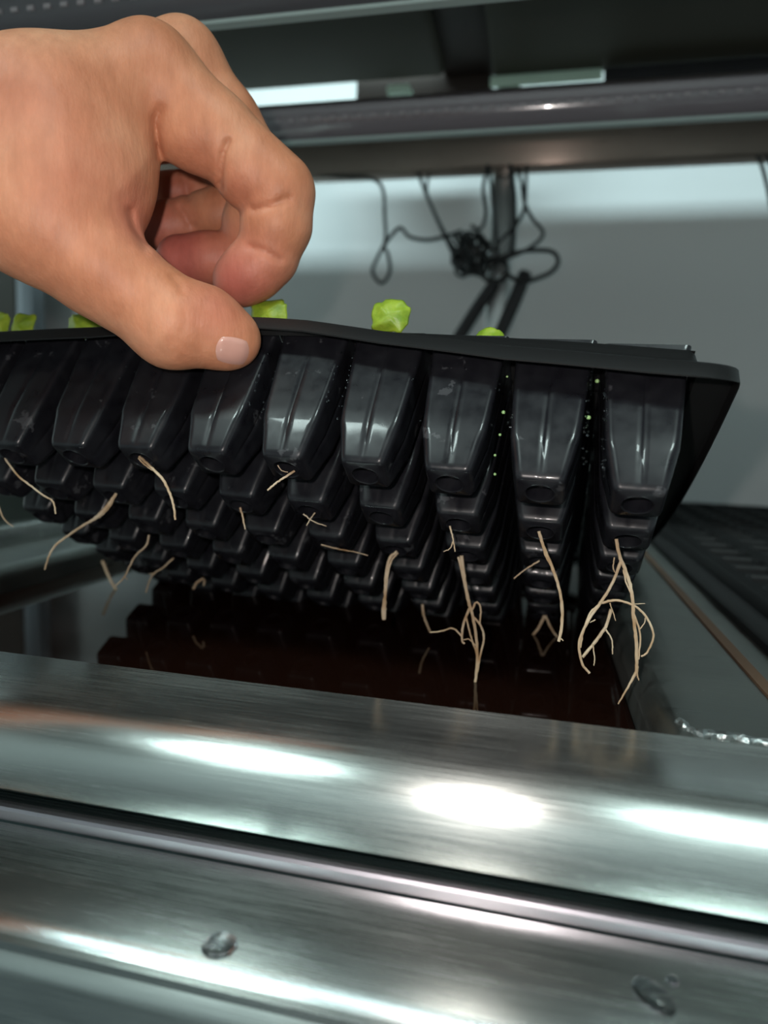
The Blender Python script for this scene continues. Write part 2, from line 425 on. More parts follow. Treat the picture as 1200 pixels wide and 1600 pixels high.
# one cell: square cup with rounded edges, a seam groove on each side, a shoulder, and a drain hole
CL = TS[6] * PT
def cell_mesh():
    n = 7; rings = []
    def ring(w, h, rc, groove):
        pts = []
        for s in range(4):
            a = math.radians(90 * s)
            loc = []
            flat = h - rc
            for q in (-1, -.93): loc.append((flat * q, -h))
            for q in (-.075, -.024): loc.append((q * PT, -h))
            loc.append((0, -h + groove * .8))
            for q in (.024, .075): loc.append((q * PT, -h))
            for q in (.93, 1): loc.append((flat * q, -h))
            for k in range(1, 4):
                t = math.radians(-90 + 90 * k / 4); loc.append((flat + rc * math.cos(t), -flat + rc * math.sin(t)))
            for (x, y) in loc:
                pts.append((x * math.cos(a) - y * math.sin(a), x * math.sin(a) + y * math.cos(a), -w * CL))
        return pts
    spec = [(-.075, .468, .05, 0), (-.02, .445, .06, 0), (.10, .430, .06, .012), (.35, .405, .065, .016), (.60, .380, .07, .016), (.70, .366, .075, .016),
            (.755, .346, .085, .014), (.86, .308, .08, .012), (.945, .276, .07, .008), (.968, .264, .07, .003), (.985, .248, .06, 0), (.996, .222, .05, 0)]
    for w, h, rc, g in spec: rings.append(ring(w, h * PT, rc * PT, g * PT))
    m_ = len(rings[0])
    def circ(r, w):
        out = []
        for k in range(m_):
            x, y, z = rings[-1 if not isinstance(rings[-1], tuple) else -1][k] if False else base[k]
            a = math.atan2(y, x); out.append((r * math.cos(a), r * math.sin(a), -w * CL))
        return out
    base = list(rings[-1])
    rings.append(circ(.180 * PT, 1.0)); rings.append(circ(.166 * PT, 1.006)); rings.append(circ(.154 * PT, 1.0)); rings.append(circ(.148 * PT, .90))
    v, f = loft(rings, True, False, True)
    return v, f
cv_, cf_ = cell_mesh()
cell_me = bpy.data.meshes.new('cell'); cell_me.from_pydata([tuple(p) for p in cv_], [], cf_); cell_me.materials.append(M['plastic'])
cell_me.polygons.foreach_set('use_smooth', [True] * len(cell_me.polygons))
bmx = bmesh.new(); bmx.from_mesh(cell_me); bmesh.ops.recalc_face_normals(bmx, faces=bmx.faces); bmx.to_mesh(cell_me); bmx.free()
cell_me.set_sharp_from_angle(angle=math.radians(40)) if hasattr(cell_me, 'set_sharp_from_angle') else None
def plug_mesh():
    s = .40 * PT; z = -.10 * CL; V = []; Fc = []
    n = 6
    for j in range(n + 1):
        for i in range(n + 1):
            V.append((-s + 2 * s * i / n, -s + 2 * s * j / n, z + random.uniform(-.0006, .0008)))
    for j in range(n):
        for i in range(n): Fc.append((j * 7 + i, j * 7 + i + 1, (j + 1) * 7 + i + 1, (j + 1) * 7 + i))
    me = bpy.data.meshes.new('growing_plug'); me.from_pydata(V, [], Fc); me.materials.append(M['soil']); return me
plug_me = plug_mesh()
def cell_matrix(c, r):
    e = .05
    p = tray_pt(c, r); z = (p - tray_pt(c, r, 1)).normalized()
    x = (tray_pt(c + e, r) - tray_pt(c - e, r)); x = (x - z * x.dot(z)).normalized(); y = z.cross(x)
    mm = Matrix.Identity(4)
    for i in range(3): mm[i][0] = x[i]; mm[i][1] = y[i]; mm[i][2] = z[i]; mm[i][3] = up(p)[i]
    return mm
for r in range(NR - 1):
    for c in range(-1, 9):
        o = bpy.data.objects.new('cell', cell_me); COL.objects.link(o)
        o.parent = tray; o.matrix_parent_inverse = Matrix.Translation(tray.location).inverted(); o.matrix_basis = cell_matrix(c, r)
        q = bpy.data.objects.new('growing_plug', plug_me); COL.objects.link(q); q.parent = o
# water beads and specks clinging under the tray
rnd = random.Random(3); V = []; Fc = []
def bead(p, r):
    b0 = len(V)
    for i in range(1, 4):
        for k in range(6):
            t = math.pi * i / 4; a = 2 * math.pi * k / 6
            V.append(up(p + Vector((math.sin(t) * math.cos(a), math.sin(t) * math.sin(a), math.cos(t))) * r))
    V.append(up(p + Vector((0, 0, r)))); V.append(up(p - Vector((0, 0, r))))
    for i in range(2):
        for k in range(6): Fc.append((b0 + i * 6 + k, b0 + (i + 1) * 6 + k, b0 + (i + 1) * 6 + (k + 1) % 6, b0 + i * 6 + (k + 1) % 6))
    for k in range(6): Fc.append((b0 + 18, b0 + k, b0 + (k + 1) % 6)); Fc.append((b0 + 19, b0 + 12 + (k + 1) % 6, b0 + 12 + k))
for c0, cnt in ((1.5, 5), (3.5, 26), (4.5, 30), (5.5, 12), (6.5, 14), (7.5, 60)):
    for k in range(cnt):
        w = rnd.uniform(-.02, .75) ** 1.2 if c0 != 7.5 else rnd.uniform(.1, .95)
        w = abs(w)
        bead(tray_pt(c0 + rnd.choice((-1, 1)) * rnd.uniform(.07, .12) + w * .03, -.44 + w * .08, w), rnd.uniform(.00018, .00042))
for c0 in (4, 5, 6, 7, 8):
    for k in range(16):
        w = rnd.uniform(.03, .35); bead(tray_pt(c0 + rnd.uniform(-.38, .38), -.445 + w * .07, w), rnd.uniform(.00010, .00024))
o = child(link_mesh('water_bead', V, Fc, M['bead']), tray); o['kind'] = 'stuff'
V = []; Fc = []
for c0, w in ((6.5, .22), (6.52, .52), (6.52, .70), (6.5, .86), (7.44, .50), (6.53, 1.0), (7.5, .2)):
    bead(tray_pt(c0, -.40 + w * .1, w), rnd.uniform(.0004, .0007))
o = child(link_mesh('green_dot', V, Fc, M['green_dots']), tray); o['kind'] = 'stuff'  # small green dots between the cell columns

# ------------------------------------------------------------------ flat tray in the right basin
FX0, FX1, FY0, FY1, FZ = 0.088, 0.408, 0.20, 0.845, -0.0665
ft = thing('seedling_tray', 'flat black seedling tray lying in the basin at the right edge', 'tray', (0.25, 0.52, FZ + EYE))
gx0, gy0, gp = 0.1085, 0.2150, 0.0286
def frect(e, z, rad):
    return rrect(FX0 + e, FX1 - e, FY0 + e, FY1 - e, rad, z)
rings = [frect(0, FZ - .012, .008), frect(-.0005, FZ - .0075, .008), frect(.001, FZ - .006, .008), frect(.0105, FZ - .006, .006), frect(.0115, FZ - .001, .006), frect(.0125, FZ, .006)]
v, f = loft(rings, True); child(link_mesh('rim', v, f, M['plastic_rim']), ft)
V = []; Fc = []
NCX, NCY = 10, 22
def gv(x, y, z=FZ): V.append((x, y, z + EYE)); return len(V) - 1
xs = [FX0 + .0125] + [gx0 + gp * i for i in range(1, NCX)] + [FX1 - .0125]; ys = [FY0 + .0125] + [gy0 + gp * j for j in range(1, NCY)] + [FY1 - .0125]
gg = {(i, j): gv(xs[i], ys[j]) for i in range(NCX + 1) for j in range(NCY + 1)}
def ring8(cx, cy, h, z, c_=.30):
    k = h * (1 - c_)
    return [(cx - k, cy - h, z), (cx + k, cy - h, z), (cx + h, cy - k, z), (cx + h, cy + k, z), (cx + k, cy + h, z), (cx - k, cy + h, z), (cx - h, cy + k, z), (cx - h, cy - k, z)]
for i in range(NCX):
    for j in range(NCY):
        cx, cy = (xs[i] + xs[i + 1]) / 2, (ys[j] + ys[j + 1]) / 2
        q = [gv(x, y, z) for (x, y, z) in ring8(cx, cy, .0118, FZ)]
        a, b, c, d = gg[i, j], gg[i + 1, j], gg[i + 1, j + 1], gg[i, j + 1]
        Fc += [(a, b, q[1], q[0]), (b, q[2], q[1]), (b, c, q[3], q[2]), (c, q[4], q[3]), (c, d, q[5], q[4]), (d, q[6], q[5]), (d, a, q[7], q[6]), (a, q[0], q[7])]
child(link_mesh('deck', V, Fc, M['deck'], smooth=False), ft)
def pot_mesh():
    rg = [[Vector(p) for p in ring8(0, 0, h, z)] for h, z in ((.0118, 0), (.0112, -.0015), (.0095, -.020), (.0070, -.042))]
    return loft(rg, True, False, True)
pv, pf = pot_mesh()
pot_me = bpy.data.meshes.new('cell'); pot_me.from_pydata([tuple(p) for p in pv], [], pf); pot_me.materials.append(M['plastic_rim'])
cells = []
for i in range(NCX):
    for j in range(NCY): cells.append(((xs[i] + xs[i + 1]) / 2, (ys[j] + ys[j + 1]) / 2, i))
near_c = [c for c in cells if c[2] < 4]
for (cx, cy, i) in near_c:
    o = bpy.data.objects.new('cell', pot_me); COL.objects.link(o); o.parent = ft
    o.location = (cx - ft.location.x, cy - ft.location.y, 0)
V = []; Fc = []
for (cx, cy, i) in cells:
    if i < 4: continue
    b0 = len(V); V += [(p[0] + cx, p[1] + cy, p[2] + FZ + EYE) for p in pv]; Fc += [tuple(b0 + k for k in q) for q in pf]
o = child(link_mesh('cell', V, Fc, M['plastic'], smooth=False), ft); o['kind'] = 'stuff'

# ------------------------------------------------------------------ LED bars
def led_bar(label, x0, x1, y, z, hangers=True, cover='diffuser'):
    t = thing('led_bar', label, 'grow light', ((x0 + x1) / 2, y, z + EYE), 'LED grow bars hanging under the upper tier')
    # housing: aluminium back; cover: rounded frosted trough facing down
    pr = []
    pr += [(y - .0125, z + .004)] + bend((y - .0125, z + .004), (y - .0120, z + .0085), (y, z + .0088), .003, 4) + bend((y, z + .0088), (y + .0120, z + .0085), (y + .0125, z + .004), .003, 4) + [(y + .0125, z + .004)]
    v, f = extrude_x(pr, x0, x1); child(link_mesh('housing', v, f, M['alu']), t)
    cov = [(y + .0128, z + .004)] + [(y + .0128 * math.cos(math.radians(-a)), z + .004 + .0185 * math.sin(math.radians(-a))) for a in range(0, 181, 12)] + [(y - .0128, z + .004)]
    v, f = extrude_x(cov, x0, x1); child(link_mesh('cover', v, f, M[cover]), t)
    bm = bmesh.new(); add_box(bm, x0, x1, y - .0030, y + .0030, z - .0162 + EYE, z - .0143 + EYE)
    o = child(bm_obj('cover_edge', bm, M['glass_edge']), t)
    bm = bmesh.new(); n = int((x1 - x0) / .0105)
    for k in range(n):
        xx = x0 + .004 + k * .0105
        add_box(bm, xx, xx + .0040, y - .0126, y - .0112, z - .0052 + EYE, z - .0030 + EYE)
    o = child(bm_obj('diode', bm, M['diode']), t); o['kind'] = 'stuff'
    for e, s in ((x0, -1), (x1, 1)):
        bm = bmesh.new(); add_box(bm, min(e, e + s * .012), max(e, e + s * .012), y - .0135, y + .0135, z - .0155 + EYE, z + .0095 + EYE)
        child(bm_obj('end_cap', bm, M['plastic_rim'], bevel=.002), t)
        if hangers:
            bm = bmesh.new(); add_box(bm, e - s * .03 - .002, e - s * .03 + .002, y - .004, y + .004, z + .008 + EYE, .3845 + EYE)
            child(bm_obj('hanger', bm, M['steel_beam']), t)
    return t
led_bar('unlit LED grow bar, the lower one crossing the photo beside the bent finger', -0.62, 0.62, 0.516, 0.2300)
led_bar('unlit LED grow bar, the uppermost one, cut by the top of the photo', -0.62, 0.62, 0.363, 0.2290, cover='diffuser_dim')
# bar under the near basin: finned aluminium back up
t = thing('led_bar', 'finned aluminium LED bar in the dark slot beneath the basin\'s front rim', 'grow light', (0, .164, -.135 + EYE))
pr = [(0.1545, -0.135), (0.1545, -0.1110), (0.1550, -0.1095), (0.1560, -0.1087)]
y = .1560
while y < .174:
    pr += [(y, -.1087), (y + .0006, -.1087), (y + .0007, -.1096), (y + .0013, -.1096)]; y += .0014
pr += [(y, -.1087), (y, -.135)]
v, f = extrude_x(pr, -.60, .60); child(link_mesh('housing', v, f, M['alu_dark'], smooth=False), t)
pr = [(0.1537, -0.1122), (0.1537, -0.1095), (0.1542, -0.1086), (0.1550, -0.1081), (0.1562, -0.1080), (0.1562, -.1088), (0.1547, -.1088), (0.1547, -0.1122)]
v, f = extrude_x(pr, -.60, .60); o = child(link_mesh('front_trim', v, f, M['alu'], smooth=False), t); o['label'] = 'pale aluminium front edge of the bar'

# ------------------------------------------------------------------ upper tier
UZ = 0.381
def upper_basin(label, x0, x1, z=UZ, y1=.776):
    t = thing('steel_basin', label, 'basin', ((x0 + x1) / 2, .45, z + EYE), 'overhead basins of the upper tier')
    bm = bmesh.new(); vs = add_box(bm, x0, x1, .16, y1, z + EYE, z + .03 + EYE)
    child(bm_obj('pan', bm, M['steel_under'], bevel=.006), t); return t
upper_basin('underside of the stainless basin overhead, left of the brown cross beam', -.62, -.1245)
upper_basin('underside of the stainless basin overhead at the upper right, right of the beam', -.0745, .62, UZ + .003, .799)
bm = bmesh.new(); add_box(bm, -.1285, -.0715, .16, .80, UZ + .012 + EYE, UZ + .04 + EYE)
tag(bm_obj('cross_beam', bm, M['beam_brown'], bevel=.002), 'brownish steel cross beam between the two overhead basins', 'beam')
bm = bmesh.new(); add_box(bm, -.75, .75, .775, .800, .2865 + EYE, .335 + EYE)
tag(bm_obj('rear_rail', bm, M['rail_brushed'], bevel=.002), 'brown-grey steel rail at the back of the rack, above the cables', 'rail')
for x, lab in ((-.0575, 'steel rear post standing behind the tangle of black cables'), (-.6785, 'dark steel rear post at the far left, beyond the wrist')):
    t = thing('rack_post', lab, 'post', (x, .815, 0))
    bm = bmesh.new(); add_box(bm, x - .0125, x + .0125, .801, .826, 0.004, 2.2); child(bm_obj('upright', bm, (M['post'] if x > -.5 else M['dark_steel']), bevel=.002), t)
    bm = bmesh.new(); add_box(bm, x - .02, x + .02, .797, .830, 0, .006); child(bm_obj('foot', bm, M['plastic_rim'], bevel=.001), t)
bm = bmesh.new(); add_box(bm, -1.6, -.6915, .80, .83, -.10 + EYE, .36 + EYE)
tag(bm_obj('side_panel', bm, M['panel'], bevel=.002), 'dark brown panel at the far left edge behind the wrist', 'panel')

# ------------------------------------------------------------------ the hand: one continuous skin
def _c(px, py, d): return np.array(((px - 600) / FPX * d, -(py - 800) / FPX * d, d), np.float32)
def _chain(*pts):
    out = []
    for a, b in zip(pts[:-1], pts[1:]):
        out.append((_c(*a[:3]), _c(*b[:3]), a[3] * a[2] / FPX, b[3] * b[2] / FPX))
    return out
def _ball(px, py, d, r): return [(_c(px, py, d), _c(px + .5, py, d), r * d / FPX, r * d / FPX)]
PALM = (_chain((-150, 216, .203, 92), (60, 176, .212, 90), (235, 116, .226, 66)) +
        _chain((-150, 228, .216, 80), (285, 99, .247, 56)) +
        _chain((-150, 232, .228, 76), (292, 132, .266, 52)) +
        _chain((-150, 230, .236, 80), (282, 195, .284, 48)) +
        _chain((-60, 262, .208, 98), (90, 244, .214, 92), (166, 230, .222, 66)) +
        _chain((-60, 290, .206, 90), (80, 310, .211, 82), (146, 298, .219, 66), (170, 330, .224, 34)) +
        _chain((190, 225, .228, 36), (182, 285, .227, 30), (150, 338, .222, 36)) +
        _chain((80, 250, .235, 90), (215, 190, .256, 52)))
ARM = [(np.array((-.150, .1085, .212), np.float32), np.array((-.215, .098, .175), np.float32), .0275, .0295),
       (np.array((-.215, .098, .175), np.float32), np.array((-.285, .080, .110), np.float32), .0295, .036),
       (np.array((-.150, .1100, .228), np.float32), np.array((-.215, .100, .192), np.float32), .0250, .0275)]
THUMB = (_chain((-40, 302, .205, 88), (70, 360, .210, 80), (160, 420, .216, 73), (215, 462, .219, 62), (270, 501, .222, 62), (322, 509, .2245, 54), (364, 530, .2275, 43)) +
         _ball(268, 512, .2215, 58) + _ball(345, 530, .2262, 40))
INDEX = [(_chain((235, 114, .226, 68), (335, 208, .231, 59), (434, 298, .236, 58)) + _ball(298, 216, .229, 48), .004),
         (_ball(388, 272, .2335, 53), .0022),
         (_chain((434, 306, .2365, 55), (434, 350, .239, 50), (420, 394, .242, 47)) + _ball(427, 350, .239, 45), .0022),
         (_chain((417, 401, .2425, 48), (374, 438, .2455, 41)) + _ball(395, 424, .2435, 44), .0020)]
MIDDLE = [(_chain((285, 96, .247, 57), (350, 192, .252, 54), (419, 298, .257, 52)) + _ball(375, 262, .2535, 48), .004),
          (_chain((418, 305, .257, 50), (392, 398, .262, 44)) + _ball(398, 350, .2585, 50), .0022),
          (_chain((378, 407, .262, 42), (282, 405, .262, 37)) + _ball(325, 404, .261, 38), .0020)]
RING = [(_chain((292, 132, .266, 52), (408, 300, .281, 48)), .004),
        (_chain((412, 318, .281, 46), (302, 340, .283, 35)) + _ball(340, 340, .2815, 35), .0022),
        (_chain((292, 348, .283, 35), (226, 356, .281, 34)) + _ball(262, 354, .282, 35), .0020)]
PINKY = [(_chain((282, 190, .284, 50), (395, 288, .298, 40)), .004),
         (_chain((395, 292, .298, 38), (318, 300, .300, 30)), .0022),
         (_chain((312, 296, .300, 31), (262, 300, .298, 31)), .0020)]
CREASES = [([(249, 172), (242, 190), (244, 215), (250, 250)], 7, .0013, .226), ([(357, 222), (349, 240), (344, 292)], 6, .0017, .231),
           ([(396, 328), (424, 322), (450, 310)], 6, .0011, .2335), ([(390, 386), (412, 393), (436, 406)], 6, .0010, .2385),
           ([(226, 388), (209, 355), (203, 330)], 7, .0010, .217), ([(270, 434), (282, 444), (285, 456)], 6, .0007, .2145),
           ([(281, 326), (298, 353)], 5, .0010, .279), ([(282, 272), (291, 290), (294, 310)], 5, .0008, .294),
           ([(306, 505), (316, 520), (318, 540)], 8, .00030, .2145), ([(292, 492), (286, 520)], 7, .00025, .2135)]
def _smin(a, b, k):
    h = np.maximum(k - np.abs(a - b), 0) / k
    return np.minimum(a, b) - h * h * k * .25
def _cap(P, prim):
    a, b, ra, rb = prim; ab = b - a
    t = np.clip(((P - a) @ ab) / max(float(ab @ ab), 1e-12), 0, 1)
    return np.linalg.norm(P - a - t[..., None] * ab, axis=-1) - (ra + (rb - ra) * t)
def hand_sdf(P):
    def grp(ps, k):
        v = None
        for p in ps:
            d_ = _cap(P, p); v = d_ if v is None else _smin(v, d_, k)
        return v
    palm = _smin(grp(PALM, .012), grp(ARM, .012), .016)
    th = _smin(palm, grp(THUMB, .006), .009)
    out = th
    for fg in (INDEX, MIDDLE, RING, PINKY):
        v = grp(fg[0][0], fg[0][1])
        v = _smin(v, palm, .006)
        for ps, k in fg[1:]: v = _smin(v, grp(ps, .004), k)
        out = _smin(out, v, .0009)
    px = P[..., 0] / P[..., 2] * FPX + 600; py = -P[..., 1] / P[..., 2] * FPX + 800
    for pts, w, dep, dz in CREASES:
        best = None
        for (x0, y0), (x1, y1) in zip(pts[:-1], pts[1:]):
            dx, dy = x1 - x0, y1 - y0
            t = np.clip(((px - x0) * dx + (py - y0) * dy) / (dx * dx + dy * dy), 0, 1)
            q = (px - x0 - t * dx) ** 2 + (py - y0 - t * dy) ** 2
            best = q if best is None else np.minimum(best, q)
        out = out + dep * np.exp(-best / (w * w)) * np.clip((dz + .004 - P[..., 2]) / .004, 0, 1)
    return out
def surface_nets(lo, hi, h):
    n = [int(math.ceil((b - a) / h)) + 1 for a, b in zip(lo, hi)]
    ax = [np.arange(k, dtype=np.float32) * h + a for k, a in zip(n, lo)]
    f = np.empty(n, np.float32); B = 14
    for i in range(0, n[0], B):
        for j in range(0, n[1], B):
            for k in range(0, n[2], B):
                xs_, ys_, zs_ = ax[0][i:i + B], ax[1][j:j + B], ax[2][k:k + B]
                mid = np.array(((xs_[0] + xs_[-1]) / 2, (ys_[0] + ys_[-1]) / 2, (zs_[0] + zs_[-1]) / 2), np.float32)
                v = hand_sdf(mid[None])[0]
                if abs(v) > B * h * .9 + .006: f[i:i + B, j:j + B, k:k + B] = v; continue
                f[i:i + B, j:j + B, k:k + B] = hand_sdf(np.stack(np.meshgrid(xs_, ys_, zs_, indexing='ij'), -1))
    ins = f < 0
    sh = lambda a, i, j, k: a[i:n[0] - 1 + i, j:n[1] - 1 + j, k:n[2] - 1 + k]
    cor = [(i, j, k) for i in (0, 1) for j in (0, 1) for k in (0, 1)]
    s = sum(sh(ins, *c).astype(np.int8) for c in cor)
    act = np.argwhere((s > 0) & (s < 8))
    idx = -np.ones([k - 1 for k in n], np.int64); idx[tuple(act.T)] = np.arange(len(act))
    acc = np.zeros((len(act), 3), np.float64); cnt = np.zeros(len(act))
    for a in cor:
        for e in range(3):
            if a[e]: continue
            b = list(a); b[e] = 1
            fa = f[tuple((act + a).T)]; fb = f[tuple((act + b).T)]
            m_ = (fa < 0) != (fb < 0); t = np.where(m_, fa / np.where(m_, fa - fb, 1), 0)
            p = np.tile(np.array(a, float), (len(act), 1)); p[:, e] += t
            acc[m_] += p[m_]; cnt[m_] += 1
    V = (act + acc / cnt[:, None]) * h + np.array(lo)
    quads = []
    for e in range(3):
        o1, o2 = [(1, 2), (2, 0), (0, 1)][e]
        sl0 = [slice(0, n[q]) for q in range(3)]; sl1 = list(sl0)
        sl0[e] = slice(0, n[e] - 1); sl1[e] = slice(1, n[e])
        ed = np.argwhere(ins[tuple(sl0)] != ins[tuple(sl1)])
        ed = ed[(ed[:, o1] > 0) & (ed[:, o2] > 0) & (ed[:, o1] < n[o1] - 1) & (ed[:, o2] < n[o2] - 1)]
        first = ins[tuple(ed.T)]
        def at(d1, d2):
            q = ed.copy(); q[:, o1] -= d1; q[:, o2] -= d2; return idx[tuple(q.T)]
        q = np.stack((at(1, 1), at(0, 1), at(0, 0), at(1, 0)), 1)
        q[~first] = q[~first][:, ::-1]; quads.append(q)
    return V, np.concatenate(quads)
def to_world(V): return V[:, :1] * CR + V[:, 1:2] * CU + V[:, 2:3] * CF + np.array((0, 0, EYE))
M['skin'] = mat('skin', (.60, .33, .22), .52, Specular_IOR_Level=.35)
def _skin():
    mm = M['skin']; nt, b, N, L = nodes(mm)
    at = N('Attribute'); at.attribute_name = 'flush'; at.attribute_type = 'GEOMETRY'
    n1 = noise_nodes(mm, (1, 1, 1), 38, 5)
    c1 = ramp(mm, n1.outputs[0], [(.30, (.43, .165, .085)), (.52, (.52, .225, .125)), (.72, (.57, .285, .17))])
    mx = N('MixRGB'); L(at.outputs['Fac'], mx.inputs[0]); L(c1, mx.inputs[1]); mx.inputs[2].default_value = (.40, .10, .085, 1)
    n3 = noise_nodes(mm, (1.0, 1.0, .3), 260, 5, rough=.65)
    mot = ramp(mm, n3.outputs[0], [(.30, (.90, .86, .84)), (.70, (1.12, 1.10, 1.10))])
    m2 = N('MixRGB'); m2.blend_type = 'MULTIPLY'; m2.inputs[0].default_value = 1; L(mx.outputs[0], m2.inputs[1]); L(mot, m2.inputs[2])
    L(m2.outputs[0], b.inputs['Base Color'])
    b.inputs['Subsurface Weight'].default_value = .25; b.inputs['Subsurface Radius'].default_value = (.0020, .0008, .0005)
    b.inputs['Subsurface Scale'].default_value = 1.0
    n2 = noise_nodes(mm, (1.0, 1.0, .22), 900, 4); bump(mm, n2.outputs[0], .32, .0004)
    vo = N('TexVoronoi'); vo.inputs['Scale'].default_value = 900; tc = N('TexCoord'); L(tc.outputs['Object'], vo.inputs['Vector'])
    bump(mm, vo.outputs['Distance'], .12, .0003)
_skin()
M['nail'] = mat('fingernail', (.58, .31, .25), .26, 0, Coat_Weight=.3)
hv, hq = surface_nets((-.325, .040, .075), (-.018, .185, .312), .0009)
hw = to_world(hv)
me = bpy.data.meshes.new('hand'); me.from_pydata(hw.tolist(), [], hq.tolist()); me.materials.append(M['skin'])
me.polygons.foreach_set('use_smooth', [True] * len(me.polygons))
fl_a = me.attributes.new('flush', 'FLOAT', 'POINT')
def _near(px, py, d, r): return np.clip(1 - np.linalg.norm(hv - _c(px, py, d), axis=1) / r, 0, 1)
flush = np.zeros(len(hv))
for p in ((372, 436, .240, .022, 1.0), (282, 404, .258, .026, 1.2), (335, 404, .258, .020, .8), (240, 356, .277, .022, .9), (268, 300, .294, .02, .6), (395, 424, .238, .018, .7),
          (225, 350, .214, .018, .6), (335, 480, .216, .014, .45), (120, 240, .19, .03, .25), (60, 170, .19, .03, .2), (372, 300, .227, .016, .25), (318, 275, .224, .014, .2)):
    flush = np.maximum(flush, p[4] * _near(*p[:4]))
fl_a.data.foreach_set('value', np.clip(flush, 0, .85).astype(np.float32))
hand = bpy.data.objects.new('hand', me); COL.objects.link(hand)
sm = hand.modifiers.new('smooth', 'SMOOTH'); sm.factor = .5; sm.iterations = 2
sb = hand.modifiers.new('subsurf', 'SUBSURF'); sb.levels = 1; sb.render_levels = 1
tag(hand, 'bare left hand of a person pinching the black tray\'s rim between thumb and bent forefinger', 'hand')
def on_skin(px, py, d0=.19, d1=.24):
    dd = np.linspace(d0, d1, 400)
    f = hand_sdf(np.stack([_c(px, py, q) for q in dd]))
    h = np.argwhere(f < 0)
    return float(dd[h[0, 0]]) if len(h) else None
def make_nail(name, px, py, ax, ay, lx, ly, lift, bottom=None):
    """nail plate laid on the skin: px,py centre, (ax,ay) its direction, lx,ly half sizes"""
    n = 12; V = []; Fc = []; last = .22
    q = [[None] * (n + 1) for _ in range(n + 1)]
    for j in range(n + 1):
        for i in range(n + 1):
            s, t = -1 + 2 * i / n, -1 + 2 * j / n
            k = math.sqrt(max(0, 1 - .42 * t * t)); u = s * lx * (k if s < 0 else k); w_ = t * ly * math.sqrt(1 - .25 * s * s)
            x = px + u * ax - w_ * ay; y = py + u * ay + w_ * ax
            d_ = on_skin(x, y)
            q[j][i] = (x, y, d_)
    base = [c[2] for r in q for c in r if c[2]]
    for j in range(n + 1):
        for i in range(n + 1):
            x, y, d_ = q[j][i]
            if d_ is None: d_ = max(base) + .0004
            edge = max(abs(-1 + 2 * i / n), abs(-1 + 2 * j / n))
            V.append(up(D(x, y, d_ - lift * (1 - .8 * max(0, edge - .8) / .2))))
    for j in range(n):
        for i in range(n):
            a = j * (n + 1) + i; Fc.append((a, a + n + 1, a + n + 2, a + 1))
    o = link_mesh(name, V, Fc, M['nail']); o.parent = hand; return o
make_nail('thumbnail', 363, 548, .985, .17, 26, 21, .0006)
# ------------------------------------------------------------------ seedlings whose roots hang through the drain holes
def root_plant(label, c, r, strands, group=None):
    """strands: lists of picture points (x, y[, extra depth mm]) followed from the drain hole down; radii in picture px"""
    base = tray_pt(c, r, 1.0)
    t = thing('seedling', label, 'seedling', up(base), 'seedlings rooting through the lifted tray')
    for pts, r0, r1 in strands:
        P = []
        for k, p in enumerate(pts):
            Y = base.y + (p[2] if len(p) > 2 else 0) * .001
            P.append(up(A(p[0], p[1], Y)))
        path = smooth_path(P, 6); n = len(path)
        s = base.y / FPX * .88
        rad = []
        for k in range(n):
            q = k / (n - 1)
            rr = r0 + (r1 - r0) * q if not isinstance(r0, list) else float(np.interp(q, np.linspace(0, 1, len(r0)), r0))
            rad.append(max(.25, rr * random.uniform(.9, 1.1)) * s)
        for p in path[1:-1]: p += Vector((random.uniform(-1, 1), random.uniform(-1, 1), random.uniform(-1, 1))) * .00008
        v, f = tube(path, rad, 7)
        child(link_mesh('root', v, f, M['root']), t)
    return t
root_plant('seedling with one grey root trailing right from a front cell at the left edge', 0, 0,
           [([(8, 716, 2), (25, 740), (45, 757), (70, 775), (83, 784), (87, 803)], 2.2, 1.6)])
root_plant('seedling with a short curved root at the very left edge under the tray', -1, 1, [([(-6, 778), (2, 803), (10, 815), (21, 823)], 1.8, 1.2)])
root_plant('seedling with a root swollen near its top, swinging far to the left', 1, 1,
           [([(183, 768), (172, 786), (160, 801), (147, 811), (128, 822), (105, 838), (86, 853), (76, 870), (70, 890)], [2.5, 5.2, 5, 2.8, 2.6, 2.5, 2, 1.5], 0)])
root_plant('seedling with one smooth white root arching right from the third front cell', 2, 0,
           [([(218, 714, 2), (235, 729), (255, 750), (267, 775), (272, 795), (274, 812)], 3.2, 2.0), ([(216, 716), (228, 728), (240, 736)], 1.5, 1)])
root_plant('seedling with a stubby pale root bent left below the fifth front cell', 4, 0, [([(460, 736, 2), (446, 745), (431, 755), (418, 766)], 2.4, 1.8), ([(434, 727), (440, 735), (450, 738)], 1, .8)])
root_plant('seedling with a short orange-brown root in the second row, right of the thumb', 3, 1, [([(375, 793), (379, 806), (383, 827)], 2.2, 1.2)])
root_plant('seedling with two crossed thread-thin roots in the second row', 4, 1, [([(492, 801, -1), (485, 811), (479, 821)], 1.3, .9), ([(474, 803), (490, 815), (510, 822)], 1.2, .8)])
root_plant('seedling with a single thread-thin root lying nearly level to the right', 4, 2, [([(502, 851), (530, 858), (552, 862), (575, 868)], 1.3, .8)])
root_plant('seedling with one straight pale root ending in a wet knob, near the tray\'s middle', 5, 2,
           [([(620, 862, -1), (609, 872), (604, 895), (602, 925), (600, 948), (600, 968)], [3, 3, 3.2, 3.2, 3, 5, 4], 0), ([(622, 864), (612, 876), (606, 900), (603, 930)], 1.6, 1.2)])
root_plant('seedling with two short white forked root threads in the second row', 6, 1, [([(703, 822, -1), (708, 842), (711, 862)], 1.8, 1.0), ([(708, 846), (703, 857), (693, 862)], 1.2, .8)])
